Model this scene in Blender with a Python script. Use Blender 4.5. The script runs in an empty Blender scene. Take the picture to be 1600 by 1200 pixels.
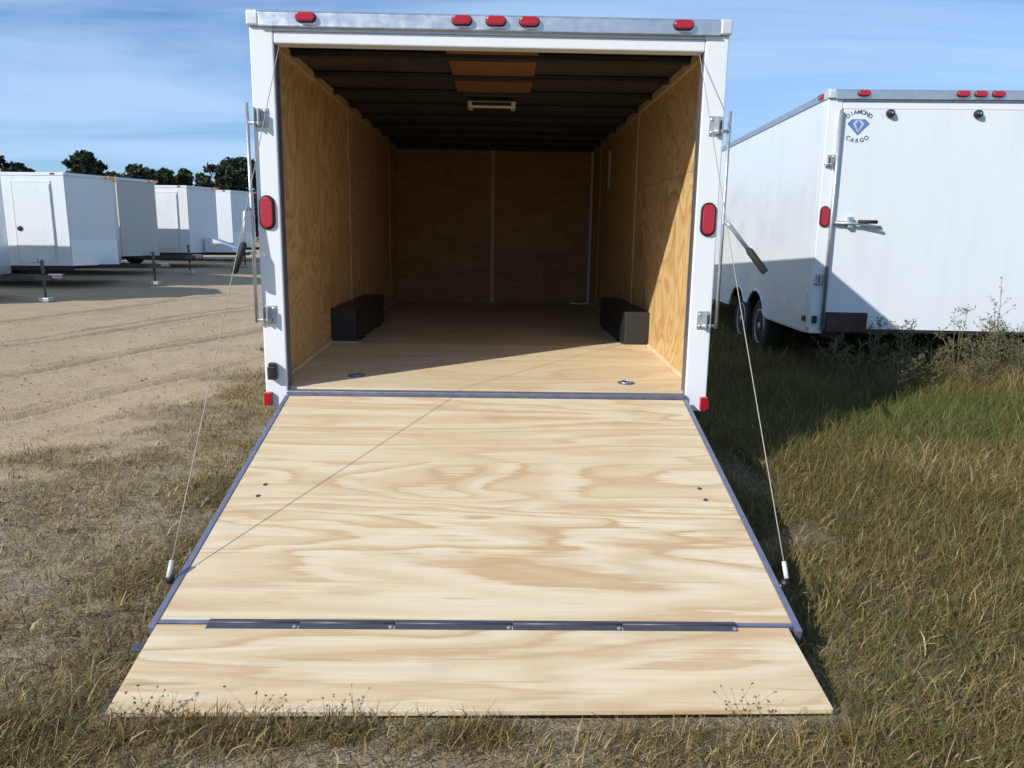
import bpy, bmesh, math, random
import numpy as np
from mathutils import Vector, Matrix
random.seed(7); rng = np.random.default_rng(7)
SC = bpy.context.scene
COL = SC.collection
R = math.radians

# ------------------------------------------------------------------ camera
PITCH, ROLL, YAW = 0.1900, 0.0155, 0.0192
CAM = Vector((0.0606, -4.3744, 1.4808))
cd = bpy.data.cameras.new('camera'); cam = bpy.data.objects.new('camera', cd); COL.objects.link(cam)
cd.sensor_width = 36.0; cd.lens = 1186.0 / 1600.0 * 36.0; cd.clip_start = 0.05; cd.clip_end = 3000
F = Vector((math.sin(YAW) * math.cos(PITCH), math.cos(YAW) * math.cos(PITCH), -math.sin(PITCH)))
r0 = Vector((math.cos(YAW), -math.sin(YAW), 0)); u0 = r0.cross(F)
RR = r0 * math.cos(ROLL) + u0 * math.sin(ROLL); UU = u0 * math.cos(ROLL) - r0 * math.sin(ROLL)
cam.matrix_world = Matrix(((RR.x, UU.x, -F.x, CAM.x), (RR.y, UU.y, -F.y, CAM.y), (RR.z, UU.z, -F.z, CAM.z), (0, 0, 0, 1)))
SC.camera = cam

# ------------------------------------------------------------------ sky, sun, exposure
SUN = Vector((-1.0, -0.80, 0.78)).normalized()          # towards the sun
SUN_EL = math.asin(SUN.z); SUN_AZ = math.atan2(SUN.x, SUN.y)
w = bpy.data.worlds.new('World'); SC.world = w; w.use_nodes = True
nt = w.node_tree; nt.nodes.clear()
out = nt.nodes.new('ShaderNodeOutputWorld'); bg = nt.nodes.new('ShaderNodeBackground')
sky = nt.nodes.new('ShaderNodeTexSky'); sky.sky_type = 'NISHITA'; sky.sun_disc = False
sky.sun_elevation = SUN_EL; sky.sun_rotation = SUN_AZ; sky.air_density = 1.0; sky.dust_density = 0.0; sky.ozone_density = 10.0
SKY_STRENGTH = 0.126
bg.inputs['Strength'].default_value = SKY_STRENGTH
tc = nt.nodes.new('ShaderNodeTexCoord')
sep = nt.nodes.new('ShaderNodeSeparateXYZ'); nt.links.new(tc.outputs['Generated'], sep.inputs[0])
def wmath(op, a, b=None, clamp=False):
    n = nt.nodes.new('ShaderNodeMath'); n.operation = op; n.use_clamp = clamp
    for i, v in enumerate((a, b)):
        if v is None: continue
        if isinstance(v, (int, float)): n.inputs[i].default_value = v
        else: nt.links.new(v, n.inputs[i])
    return n.outputs[0]
zz = wmath('ADD', wmath('MAXIMUM', sep.outputs[2], 0.0), 0.16)
cx_ = wmath('DIVIDE', sep.outputs[0], zz); cy_ = wmath('DIVIDE', sep.outputs[1], zz)
cmb = nt.nodes.new('ShaderNodeCombineXYZ'); nt.links.new(cx_, cmb.inputs[0]); nt.links.new(cy_, cmb.inputs[1])
mp = nt.nodes.new('ShaderNodeMapping'); mp.inputs['Scale'].default_value = (0.40, 1.15, 1); mp.inputs['Rotation'].default_value = (0, 0, R(14)); mp.inputs['Location'].default_value = (0.55, 0.3, 0)
nt.links.new(cmb.outputs[0], mp.inputs[0])
nz = nt.nodes.new('ShaderNodeTexNoise'); nz.inputs['Scale'].default_value = 0.9; nz.inputs['Detail'].default_value = 8; nz.inputs['Roughness'].default_value = 0.56; nz.inputs['Distortion'].default_value = 0.7
nt.links.new(mp.outputs[0], nz.inputs['Vector'])
rmp = nt.nodes.new('ShaderNodeMapRange'); rmp.interpolation_type = 'SMOOTHSTEP'; rmp.inputs[1].default_value = 0.28; rmp.inputs[2].default_value = 0.64; rmp.inputs[4].default_value = 0.75
nt.links.new(nz.outputs[0], rmp.inputs[0])
mixc = nt.nodes.new('ShaderNodeMix'); mixc.data_type = 'RGBA'
nt.links.new(rmp.outputs[0], mixc.inputs[0]); nt.links.new(sky.outputs[0], mixc.inputs[6])
mixc.inputs[7].default_value = (4.1, 5.8, 8.1, 1)
nt.links.new(mixc.outputs[2], bg.inputs['Color']); nt.links.new(bg.outputs[0], out.inputs[0])
sl = bpy.data.lights.new('sun', 'SUN'); sl.energy = 4.7; sl.angle = R(0.53); sl.color = (1.0, 0.965, 0.905)
sun = bpy.data.objects.new('sun', sl); COL.objects.link(sun); sun.location = (-20, -16, 20)
sun.rotation_euler = (-SUN).to_track_quat('-Z', 'Y').to_euler()
vs = SC.view_settings; vs.view_transform = 'Standard'; vs.look = 'None'; vs.gamma = 1.0; vs.use_curve_mapping = False; vs.exposure = 0.05
SC.render.engine = 'CYCLES'
SC.cycles.max_bounces = 8; SC.cycles.diffuse_bounces = 4

# ------------------------------------------------------------------ materials
MATS = {}
class NT:
    def __init__(s, name):
        s.m = bpy.data.materials.new(name); s.m.use_nodes = True; s.t = s.m.node_tree; s.b = s.t.nodes['Principled BSDF']; s._co = None
    def n(s, typ, **kw):
        n = s.t.nodes.new(typ)
        for k, v in kw.items(): setattr(n, k, v)
        return n
    def l(s, a, b): s.t.links.new(a, b)
    def put(s, sock, v):
        if isinstance(v, (int, float)): sock.default_value = v
        elif isinstance(v, tuple): sock.default_value = v if len(v) != 3 or sock.type != 'RGBA' else (*v, 1)
        else: s.l(v, sock)
    def math(s, op, a, b=0.0, clamp=False):
        n = s.n('ShaderNodeMath', operation=op, use_clamp=clamp); s.put(n.inputs[0], a); s.put(n.inputs[1], b); return n.outputs[0]
    def co(s, kind='Object'):
        if s._co is None: s._co = s.n('ShaderNodeTexCoord')
        return s._co.outputs[kind]
    def map(s, v, scale=(1, 1, 1), rot=(0, 0, 0), loc=(0, 0, 0)):
        n = s.n('ShaderNodeMapping'); s.l(v, n.inputs[0]); n.inputs['Scale'].default_value = scale; n.inputs['Rotation'].default_value = rot; s.put(n.inputs['Location'], loc); return n.outputs[0]
    def noise(s, v, scale, detail=3, rough=0.5, dist=0.0):
        n = s.n('ShaderNodeTexNoise'); s.l(v, n.inputs['Vector']); n.inputs['Scale'].default_value = scale; n.inputs['Detail'].default_value = detail; n.inputs['Roughness'].default_value = rough; n.inputs['Distortion'].default_value = dist; return n.outputs[0]
    def rng(s, v, a, b, c=0.0, d=1.0):
        n = s.n('ShaderNodeMapRange'); s.put(n.inputs[0], v); n.inputs[1].default_value = a; n.inputs[2].default_value = b; n.inputs[3].default_value = c; n.inputs[4].default_value = d; return n.outputs[0]
    def ramp(s, v, stops):
        n = s.n('ShaderNodeValToRGB'); s.put(n.inputs[0], v); e = n.color_ramp.elements
        while len(e) < len(stops): e.new(0.5)
        for el, (p, c) in zip(e, stops): el.position = p; el.color = (*c, 1)
        return n.outputs[0]
    def mix(s, f, a, b, typ='MIX'):
        n = s.n('ShaderNodeMix', data_type='RGBA', blend_type=typ); s.put(n.inputs[0], f); s.put(n.inputs[6], a); s.put(n.inputs[7], b); return n.outputs[2]
    def bump(s, h, strength=0.3, dist=0.01):
        n = s.n('ShaderNodeBump'); n.inputs['Strength'].default_value = strength; n.inputs['Distance'].default_value = dist; s.l(h, n.inputs['Height']); s.l(n.outputs[0], s.b.inputs['Normal'])
    def col(s, v): s.put(s.b.inputs['Base Color'], v)
    def set(s, **kw):
        for k, v in kw.items(): s.put(s.b.inputs[k.replace('_', ' ')], v)

def simple(name, c, rough=0.5, metal=0.0, var=0.12, vs_=6.0, spec=0.5, coat=0.0, bump=0.0):
    m = NT(name); nz = m.noise(m.co(), vs_, 4, 0.6)
    f = m.rng(nz, 0.25, 0.75, 1 - var, 1 + var)
    c2 = m.mix(1.0, (*c, 1), f, 'MULTIPLY'); m.col(c2)
    m.set(Roughness=m.rng(m.noise(m.co(), vs_ * 3, 3), 0.3, 0.7, max(0.03, rough - 0.08), min(1, rough + 0.1)), Metallic=metal)
    m.b.inputs['Specular IOR Level'].default_value = spec; m.b.inputs['Coat Weight'].default_value = coat
    if bump: m.bump(nz, bump, 0.004)
    MATS[name] = m.m; return m.m

def plywood(name, pale, tan, grain=(0.42, 2.3, 2.3), bands=9.0, rot=(0, 0, 0), rough=0.55, knots=0.0, shift=0.0, fib=(2.5, 70, 70), blotch=0.5):
    m = NT(name)
    oi = m.n('ShaderNodeObjectInfo'); off = m.n('ShaderNodeCombineXYZ')
    m.l(m.math('MULTIPLY', oi.outputs['Random'], 37.0), off.inputs[0]); m.l(m.math('MULTIPLY', oi.outputs['Random'], 91.0), off.inputs[1]); off.inputs[2].default_value = shift
    v = m.map(m.map(m.co(), rot=rot), scale=grain, loc=off.outputs[0])
    h = m.noise(v, 0.85, 3.5, 0.48, 0.55)
    if knots:
        h2 = m.noise(m.map(v, scale=(2.2, 1.0, 1.0)), 1.1, 2, 0.5, 0.8); msk = m.rng(m.noise(v, 0.42, 1, 0.4), 0.50, 0.62)
        n = m.n('ShaderNodeMix', data_type='FLOAT'); m.l(msk, n.inputs[0]); m.l(h, n.inputs[2]); m.l(m.math('ADD', m.math('MULTIPLY', h2, knots), m.math('MULTIPLY', h, 1 - 0.5 * knots)), n.inputs[3]); h = n.outputs[0]
    fibre = m.noise(m.map(m.map(m.co(), rot=rot), scale=fib, loc=off.outputs[0]), 1.0, 4, 0.6)
    hh = m.math('ADD', m.math('MULTIPLY', h, bands), m.math('MULTIPLY', fibre, 0.55))
    fr = m.math('FRACT', hh)
    mid = tuple(0.62 * a + 0.38 * b for a, b in zip(pale, tan)); wht = tuple(min(0.9, a * k_) for a, k_ in zip(pale, (1.04, 1.09, 1.20)))
    c = m.ramp(fr, [(0.0, mid), (0.06, pale), (0.28, wht), (0.46, pale), (0.58, mid), (0.74, mid), (0.84, tan), (0.96, tan), (1.0, mid)])
    fade = m.rng(m.noise(m.map(v, loc=(3.1, 7.7, 0)), 1.1, 4, 0.6), 0.36, 0.64); c = m.mix(m.math('MULTIPLY', fade, 0.5), c, (*tuple(0.75 * a + 0.25 * b for a, b in zip(pale, tan)), 1))
    blot = m.noise(m.map(v, scale=(2.6, 2.4, 2.4)), 1.3, 5, 0.62, 0.3); c = m.mix(m.rng(blot, 0.53, 0.68, 0.0, blotch), c, (*tan, 1)); c = m.mix(m.rng(blot, 0.36, 0.26, 0.0, blotch), c, (*tuple(min(0.9, a * k_) for a, k_ in zip(pale, (1.05, 1.12, 1.28))), 1))
    big = m.noise(v, 0.5, 3, 0.5); c = m.mix(m.rng(big, 0.35, 0.7, 0.0, 0.45), c, (*mid, 1))
    pit = m.noise(m.map(m.map(m.co(), rot=rot), scale=tuple(0.5 * q_ for q_ in fib), loc=off.outputs[0]), 1.6, 2, 0.5); c = m.mix(m.rng(pit, 0.66, 0.74, 0.0, 0.45), c, tuple(0.62 * t for t in tan) + (1,))
    f2 = m.rng(fibre, 0.3, 0.72, 0.90, 1.06); c = m.mix(1.0, c, f2, 'MULTIPLY')
    dirt = m.noise(m.co(), 1.7, 6, 0.65); c = m.mix(m.rng(dirt, 0.56, 0.82, 0.0, 0.35), c, tuple(0.55 * t for t in tan) + (1,))
    m.col(c); m.set(Roughness=rough); m.bump(fibre, 0.12, 0.002)
    m.b.inputs['Specular IOR Level'].default_value = 0.3
    MATS[name] = m.m; return m.m

def white_paint(name, c=(0.745, 0.765, 0.77), dirt=0.25, rough=0.28):
    m = NT(name); P = m.n('ShaderNodeNewGeometry').outputs['Position']
    st = m.noise(m.map(P, scale=(3, 3, 0.35)), 1.6, 6, 0.65); f = m.rng(st, 0.5, 0.85, 0.0, dirt)
    cc = m.mix(f, (*c, 1), (c[0] * 0.72, c[1] * 0.70, c[2] * 0.64, 1)); m.col(cc)
    m.set(Roughness=m.rng(m.noise(P, 2.5, 4), 0.3, 0.7, rough - 0.06, rough + 0.14))
    m.bump(m.noise(m.map(P, scale=(1, 1, 0.6)), 1.8, 2, 0.4), 0.18, 0.03)
    MATS[name] = m.m; return m.m

white_paint('white_paint'); white_paint('white_sheet', (0.72, 0.75, 0.765), 0.3, 0.25); white_paint('grey_sheet', (0.52, 0.50, 0.46), 0.4, 0.35)
simple('aluminium', (0.62, 0.64, 0.66), 0.38, 0.85, 0.1, 9)
simple('corner_alloy', (0.66, 0.68, 0.68), 0.4, 0.3, 0.12, 14)
simple('galvanised', (0.50, 0.52, 0.53), 0.42, 0.75, 0.22, 40)
simple('bare_steel', (0.24, 0.24, 0.30), 0.45, 0.7, 0.2, 22)
simple('rail_steel', (0.27, 0.27, 0.36), 0.40, 0.6, 0.2, 18)
simple('hinge_steel', (0.10, 0.10, 0.115), 0.5, 0.45, 0.2, 20)
simple('chassis_black', (0.018, 0.018, 0.019), 0.55, 0.0, 0.3, 5)
simple('wheel_box_black', (0.022, 0.023, 0.024), 0.42, 0.0, 0.25, 9)
simple('rubber', (0.022, 0.022, 0.022), 0.75, 0.0, 0.25, 12)
simple('black_plastic', (0.015, 0.015, 0.016), 0.45, 0.0, 0.2, 12)
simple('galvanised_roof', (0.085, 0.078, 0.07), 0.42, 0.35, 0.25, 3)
simple('bow_steel', (0.030, 0.028, 0.027), 0.55, 0.2, 0.2, 5)
simple('plate_brown', (0.055, 0.026, 0.020), 0.6, 0.0, 0.5, 7)
simple('rim_metal', (0.55, 0.56, 0.58), 0.35, 0.6, 0.15, 12)
simple('lamp_white', (0.62, 0.60, 0.55), 0.4, 0.0, 0.05, 12)
simple('decal_blue', (0.12, 0.20, 0.42), 0.4, 0.0, 0.15, 30)
simple('decal_pale', (0.42, 0.50, 0.66), 0.4, 0.0, 0.1, 30)
simple('decal_ink', (0.10, 0.11, 0.14), 0.5, 0.0, 0.1, 30)
simple('cable_wire', (0.36, 0.33, 0.27), 0.6, 0.2, 0.15, 60)
simple('trim_wood', (0.55, 0.42, 0.24), 0.55, 0.0, 0.2, 8)
simple('amber_lens', (0.75, 0.22, 0.03), 0.2, 0.0, 0.1, 20, coat=0.5)
def red_lens():
    m = NT('red_lens'); rib = m.n('ShaderNodeTexWave', wave_type='BANDS', bands_direction='X'); rib.inputs['Scale'].default_value = 90; m.l(m.co(), rib.inputs[0])
    m.col(m.mix(rib.outputs[0], (0.33, 0.003, 0.012, 1), (0.52, 0.008, 0.022, 1))); m.set(Roughness=0.16); m.b.inputs['Coat Weight'].default_value = 0.6; m.b.inputs['Coat Roughness'].default_value = 0.06; m.bump(rib.outputs[0], 0.25, 0.002); MATS['red_lens'] = m.m
red_lens()
def stone_guard():
    m = NT('tread_plate'); a = m.n('ShaderNodeTexChecker'); m.l(m.map(m.n('ShaderNodeNewGeometry').outputs['Position'], rot=(R(45), 0, 0), scale=(1, 1, 1)), a.inputs[0]); a.inputs['Scale'].default_value = 30
    m.col((0.66, 0.70, 0.74, 1)); m.set(Metallic=0.9, Roughness=0.32); m.bump(a.outputs['Fac'], 0.3, 0.004); MATS['tread_plate'] = m.m
stone_guard()
plywood('ply_ramp', (0.710, 0.575, 0.375), (0.540, 0.362, 0.190), (0.32, 2.2, 2.2), 15.0, knots=0.6, blotch=0.8)
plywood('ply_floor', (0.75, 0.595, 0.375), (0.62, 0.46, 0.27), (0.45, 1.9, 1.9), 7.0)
plywood('ply_wall', (0.715, 0.475, 0.215), (0.46, 0.26, 0.085), (1.6, 1.5, 1.05), 17.0, knots=0.9, rough=0.5, fib=(40, 40, 3), blotch=0.3)
plywood('ply_front', (0.40, 0.215, 0.075), (0.29, 0.145, 0.045), (0.8, 2.0, 2.4), 9.0)  # plywood colour darkened to carry the shade deep inside the trailer

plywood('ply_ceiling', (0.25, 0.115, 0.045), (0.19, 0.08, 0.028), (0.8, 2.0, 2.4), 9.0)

# ------------------------------------------------------------------ mesh helpers
class MB:
    def __init__(s): s.v = []; s.f = []
    def add(s, vs_, fs):
        o = len(s.v); s.v += [tuple(p) for p in vs_]; s.f += [tuple(i + o for i in f) for f in fs]; return s
    def box(s, x0, x1, y0, y1, z0, z1):
        return s.add([(x, y, z) for z in (z0, z1) for y in (y0, y1) for x in (x0, x1)], [(0, 2, 3, 1), (4, 5, 7, 6), (0, 1, 5, 4), (2, 6, 7, 3), (0, 4, 6, 2), (1, 3, 7, 5)])
    def hexa(s, a, b):      # two quads
        return s.add(list(a) + list(b), [(3, 2, 1, 0), (4, 5, 6, 7)] + [(i, (i + 1) % 4, 4 + (i + 1) % 4, 4 + i) for i in range(4)])
    def prism(s, prof, ax, a, b):   # profile of 2d points, extruded on axis ax from a to b
        def P(p, t):
            q = list(p); q.insert(ax, t); return tuple(q)
        n = len(prof)
        return s.add([P(p, a) for p in prof] + [P(p, b) for p in prof], [tuple(range(n))[::-1], tuple(range(n, 2 * n))] + [(i, (i + 1) % n, n + (i + 1) % n, n + i) for i in range(n)])
    def tube(s, pts, r, n=8):
        pts = [Vector(p) for p in pts]; rs = r if isinstance(r, (list, tuple)) else [r] * len(pts); vs_ = []; fs = []
        for i, p in enumerate(pts):
            d = (pts[min(i + 1, len(pts) - 1)] - pts[max(i - 1, 0)]).normalized(); a = Vector((0, 0, 1)) if abs(d.z) < 0.9 else Vector((1, 0, 0))
            e1 = d.cross(a).normalized(); e2 = d.cross(e1)
            for k in range(n):
                t = 2 * math.pi * k / n; vs_.append(p + e1 * rs[i] * math.cos(t) + e2 * rs[i] * math.sin(t))
        for i in range(len(pts) - 1):
            for k in range(n): fs.append((i * n + k, i * n + (k + 1) % n, (i + 1) * n + (k + 1) % n, (i + 1) * n + k))
        fs.append(tuple(range(n))[::-1]); fs.append(tuple((len(pts) - 1) * n + k for k in range(n)))
        return s.add(vs_, fs)
    def lathe(s, prof, c, ax, n=24):   # prof: (radius, along), about axis ax through c
        vs_ = []; fs = []
        for (r, h) in prof:
            for k in range(n):
                t = 2 * math.pi * k / n; q = [r * math.cos(t), r * math.sin(t)]; q.insert(ax, h); vs_.append((c[0] + q[0], c[1] + q[1], c[2] + q[2]))
        for i in range(len(prof) - 1):
            for k in range(n): fs.append((i * n + k, i * n + (k + 1) % n, (i + 1) * n + (k + 1) % n, (i + 1) * n + k))
        fs.append(tuple(range(n))); fs.append(tuple((len(prof) - 1) * n + k for k in range(n))[::-1])
        return s.add(vs_, fs)
    def build(s, name, mat, parent=None, bevel=0.0, smooth=False, seg=2):
        me = bpy.data.meshes.new(name); me.from_pydata(s.v, [], s.f)
        b = bmesh.new(); b.from_mesh(me); bmesh.ops.recalc_face_normals(b, faces=b.faces); b.to_mesh(me); b.free()
        me.materials.append(MATS[mat]); o = bpy.data.objects.new(name, me); COL.objects.link(o); o.parent = parent
        if smooth:
            me.polygons.foreach_set('use_smooth', [len(p.vertices) == 4 for p in me.polygons])
        if bevel:
            md = o.modifiers.new('bevel', 'BEVEL'); md.width = bevel; md.segments = seg; md.limit_method = 'ANGLE'; md.angle_limit = R(40)
        return o
def box(name, mat, parent, x0, x1, y0, y1, z0, z1, bevel=0.0): return MB().box(x0, x1, y0, y1, z0, z1).build(name, mat, parent, bevel)
def empty(name, loc, rz, label, cat, group=None):
    o = bpy.data.objects.new(name, None); COL.objects.link(o); o.location = loc; o.rotation_euler = (0, 0, rz); o['label'] = label; o['category'] = cat; o.empty_display_size = 0.2
    if group: o['group'] = group
    return o
def stadium(cx, cz, w, h, n=8):     # upright or lying oval outline in x,z
    r = min(w, h) / 2; pts = []
    for k in range(2 * n + 2):
        if h >= w:
            half = 0 if k <= n else 1; t = math.pi * (k - (n + 1) * half) / n + math.pi * half; pts.append((cx + r * math.cos(t), cz + (h / 2 - r) * (1 if half == 0 else -1) + r * math.sin(t)))
        else:
            half = 0 if k <= n else 1; t = math.pi * (k - (n + 1) * half) / n - math.pi / 2 + math.pi * half; pts.append((cx + (w / 2 - r) * (1 if half == 0 else -1) + r * math.cos(t), cz + r * math.sin(t)))
    return pts
def sstep(a, b, x):
    t = np.clip((x - a) / (b - a), 0, 1); return t * t * (3 - 2 * t)
def hash2(i, j, s):
    h = np.sin(i * 127.1 + j * 311.7 + s * 74.7) * 43758.5453; return h - np.floor(h)
def vnoise(x, y, s=0):
    x = np.asarray(x, float); y = np.asarray(y, float); i = np.floor(x); j = np.floor(y); u = x - i; v = y - j; u = u * u * (3 - 2 * u); v = v * v * (3 - 2 * v)
    return (hash2(i, j, s) * (1 - u) + hash2(i + 1, j, s) * u) * (1 - v) + (hash2(i, j + 1, s) * (1 - u) + hash2(i + 1, j + 1, s) * u) * v
def fbm(x, y, s=0, o=4):
    t = 0; a = 0.5; f = 1.0
    for k in range(o): t = t + a * vnoise(x * f, y * f, s + k * 3.3); a *= 0.5; f *= 2.03
    return t / (1 - 0.5 ** o)

# ------------------------------------------------------------------ ground
def sand_edge(y):           # x of the edge between grass (right of it) and the sand yard
    y = np.asarray(y, float)
    return -2.45 - 1.9 * sstep(1.3, -1.2, y) - 3.0 * sstep(-0.6, -3.5, y)
def sand_mask(x, y):        # 1 on bare sand
    e = sand_edge(y) + (fbm(x * 1.7, y * 1.7, 5) - 0.5) * 2.6
    return sstep(0.45, -0.45, x - e)
def ground_h(x, y):
    x = np.asarray(x, float); y = np.asarray(y, float)
    h = 0.45 * sstep(2.5, 10.0, -x) * sstep(4.0, 30.0, y) + 0.165 * sstep(1.35, 3.0, x) + 0.10 * sstep(3.0, 4.6, x) * sstep(-0.5, 1.2, y) * sstep(2.6, 1.9, y)
    near = sstep(60, 20, np.abs(y))
    s = sand_mask(x, y)
    h = h + near * (fbm(x * 0.8, y * 0.8, 1) - 0.5) * 0.07 * (1 - 0.75 * sstep(1.5, 1.1, np.abs(x)) * sstep(-2.9, -2.4, y))
    h = h + near * (fbm(x * 5, y * 5, 2, 3) - 0.5) * (0.035 * (1 - s) + 0.018 * s)
    v = x * 0.92 - y * 0.38; l_ = x * 0.38 + y * 0.92      # rough ridges of the verge follow the tracks
    h = h + near * (1 - s) * sstep(-1.25, -1.7, x) * (fbm(v * 6.5, l_ * 2.0, 13, 3) - 0.5) * 0.075
    u = x - 0.30 * y + 0.25 * (fbm(x * 0.4, y * 0.4, 9) - 0.5)          # wheel ruts run along the yard
    for c, wd, dp in ((-4.2, 0.06, 0.04), (-4.42, 0.05, 0.025), (-5.9, 0.07, 0.04), (-6.15, 0.06, 0.035), (-7.9, 0.08, 0.045), (-8.3, 0.07, 0.04), (-10.2, 0.12, 0.05), (-3.45, 0.05, 0.02)):
        d = (u - c) / wd
        h = h + s * near * 1.1 * dp * (-np.exp(-d * d) + 0.55 * np.exp(-(np.abs(d) - 1.7) ** 2 * 1.5)) * (0.5 + fbm(x * 1.5, y * 1.5, 3))
    return h - 0.035 * sstep(1.6, 1.2, np.abs(x)) * sstep(-2.5, -2.0, y)
def axis(a, b, fine, lo, hi, g=1.13):
    c = list(np.arange(a, b, fine)); st = fine; x = c[-1]
    while x < hi: st *= g; x += st; c.append(x)
    st = fine; x = a; l = []
    while x > lo: st *= g; x -= st; l.append(x)
    return np.array(l[::-1] + c)
def np_mesh(name, co, quads=None, tris=None, mat=None, parent=None, attrs=None, smooth=True):
    me = bpy.data.meshes.new(name); n4 = 0 if quads is None else len(quads); n3 = 0 if tris is None else len(tris)
    me.vertices.add(len(co)); me.vertices.foreach_set('co', np.asarray(co, np.float32).ravel())
    loops = np.concatenate([a.ravel() for a in (quads, tris) if a is not None and len(a)]).astype(np.int32)
    me.loops.add(len(loops)); me.loops.foreach_set('vertex_index', loops)
    me.polygons.add(n4 + n3); st = np.concatenate([np.arange(n4) * 4, n4 * 4 + np.arange(n3) * 3]).astype(np.int32)
    me.polygons.foreach_set('loop_start', st)
    if smooth: me.polygons.foreach_set('use_smooth', np.ones(n4 + n3, bool))
    for k, (typ, data) in (attrs or {}).items():
        at = me.attributes.new(k, typ, 'POINT'); at.data.foreach_set('color' if typ == 'FLOAT_COLOR' else 'value', np.asarray(data, np.float32).ravel())
    me.update(calc_edges=True); me.validate()
    if mat: me.materials.append(MATS[mat])
    o = bpy.data.objects.new(name, me); COL.objects.link(o); o.parent = parent; return o

def ground_mat():
    m = NT('ground_earth'); P = m.co()
    at = m.n('ShaderNodeAttribute', attribute_name='sand'); s = at.outputs['Fac']
    n1 = m.noise(P, 1.3, 6, 0.65); n2 = m.noise(P, 14, 5, 0.7); n3 = m.noise(P, 70, 3, 0.7)
    sandc = m.mix(m.rng(n1, 0.3, 0.7), (0.43, 0.32, 0.20, 1), (0.525, 0.405, 0.265, 1)); sandc = m.mix(m.rng(n2, 0.45, 0.75, 0, 0.5), sandc, (0.32, 0.235, 0.145, 1))
    soil = m.mix(m.rng(n2, 0.35, 0.65), (0.21, 0.16, 0.09, 1), (0.38, 0.315, 0.21, 1)); soil = m.mix(m.rng(n1, 0.5, 0.68, 0, 0.7), soil, (0.45, 0.40, 0.30, 1))
    soil = m.mix(m.rng(n3, 0.5, 0.75, 0, 0.5), soil, (0.10, 0.085, 0.05, 1))
    g = m.n('ShaderNodeAttribute', attribute_name='lush_shade').outputs['Fac']
    soil = m.mix(m.math('MULTIPLY', g, 0.75), soil, (0.07, 0.062, 0.028, 1))  # soil under grass, colour lowered further for the shade between the trailers
    m.col(m.mix(s, soil, sandc)); m.set(Roughness=0.95); m.b.inputs['Specular IOR Level'].default_value = 0.15
    m.bump(m.math('ADD', m.math('MULTIPLY', n2, 1.0), m.math('MULTIPLY', n3, 0.5)), 0.8, 0.03); MATS['ground_earth'] = m.m
ground_mat()
gx = axis(-9.0, 6.6, 0.065, -900, 900); gy = axis(-3.4, 9.0, 0.065, -700, 1500, 1.09)
X, Y = np.meshgrid(gx, gy); Z = ground_h(X, Y)
iy, ix = np.meshgrid(np.arange(len(gy) - 1), np.arange(len(gx) - 1), indexing='ij'); a = iy * len(gx) + ix
q = np.stack([a, a + 1, a + 1 + len(gx), a + len(gx)], -1).reshape(-1, 4)
far = sstep(35, 60, np.hypot(X, Y))
gr = np_mesh('ground', np.stack([X, Y, Z], -1).reshape(-1, 3), quads=q, mat='ground_earth', attrs={'sand': ('FLOAT', sand_mask(X, Y) * (1 - 0.6 * far)), 'lush_shade': ('FLOAT', sstep(0.9, 1.9, X))})
gr['kind'] = 'structure'; gr['label'] = 'sandy yard with wheel ruts turning to grassy soil'

# ------------------------------------------------------------------ trailer parts (local: rear at y=0, nose towards +y)
W, HW, HIN = 1.295, 1.168, 1.248
ZB, ZT, ZH, ZS = 0.488, 2.653, 2.491, 0.574
LEN = 5.62
def tail_light(t, x, z, w_=0.088, h=0.19, y=0.0):
    g = MB().prism(stadium(x, z, w_, h), 1, y - 0.010, y + 0.004).build('tail_light', 'black_plastic', t, 0.004)
    MB().prism(stadium(x, z, w_ - 0.022, h - 0.022), 1, y - 0.024, y - 0.006).build('lens', 'red_lens', g, 0.006, seg=3)
    return g
def marker(t, x, z, y=-0.022, w_=0.105, h=0.046, mat='red_lens'):
    g = MB().prism(stadium(x, z, w_ + 0.008, h + 0.008), 1, y - 0.004, y + 0.006).build('marker_light', 'black_plastic', t)
    MB().prism(stadium(x, z, w_, h), 1, y - 0.024, y - 0.002).build('lens', mat, g, 0.007, seg=3)
def keeper(t, x, z, s):
    g = MB().box(x - 0.034, x + 0.034, -0.006, 0.002, z - 0.052, z + 0.052).build('rod_bracket', 'galvanised', t, 0.002)
    MB().box(x + s * 0.004, x + s * 0.012, -0.052, -0.005, z - 0.045, z + 0.045).box(x + s * 0.030, x + s * 0.036, -0.045, -0.005, z - 0.045, z + 0.045).build('flange', 'galvanised', g, 0.0015)
    MB().tube([(x - s * 0.012, -0.03, z - 0.03), (x + s * 0.065, -0.03, z - 0.03)], 0.010, 10).build('pin', 'galvanised', g, smooth=True)
    for dz in (-0.034, 0.034): MB().lathe([(0.009, 0), (0.009, -0.007), (0.004, -0.010)], (x - s * 0.02, -0.005, z + dz), 1, 10).build('bolt', 'galvanised', g)
def wheel(t, x, y, s):
    g = MB().lathe([(0.19, -0.09), (0.30, -0.10), (0.335, -0.085), (0.345, -0.05), (0.345, 0.05), (0.335, 0.085), (0.30, 0.10), (0.19, 0.09)], (x, y, 0.345), 0, 32).build('wheel', 'rubber', t, smooth=True)
    MB().lathe([(0.02, 0.055 * s), (0.065, 0.055 * s), (0.075, 0.02 * s), (0.15, 0.03 * s), (0.17, 0.075 * s), (0.195, 0.10 * s), (0.205, 0.095 * s), (0.195, 0.02 * s), (0.02, -0.02 * s)], (x, y, 0.345), 0, 24).build('rim', 'rim_metal', g, smooth=True)
    MB().lathe([(0.045, 0.05 * s), (0.045, 0.10 * s), (0.02, 0.11 * s)], (x, y, 0.345), 0, 14).build('hub', 'galvanised', g)
AX = (1.86, 2.72)
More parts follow.
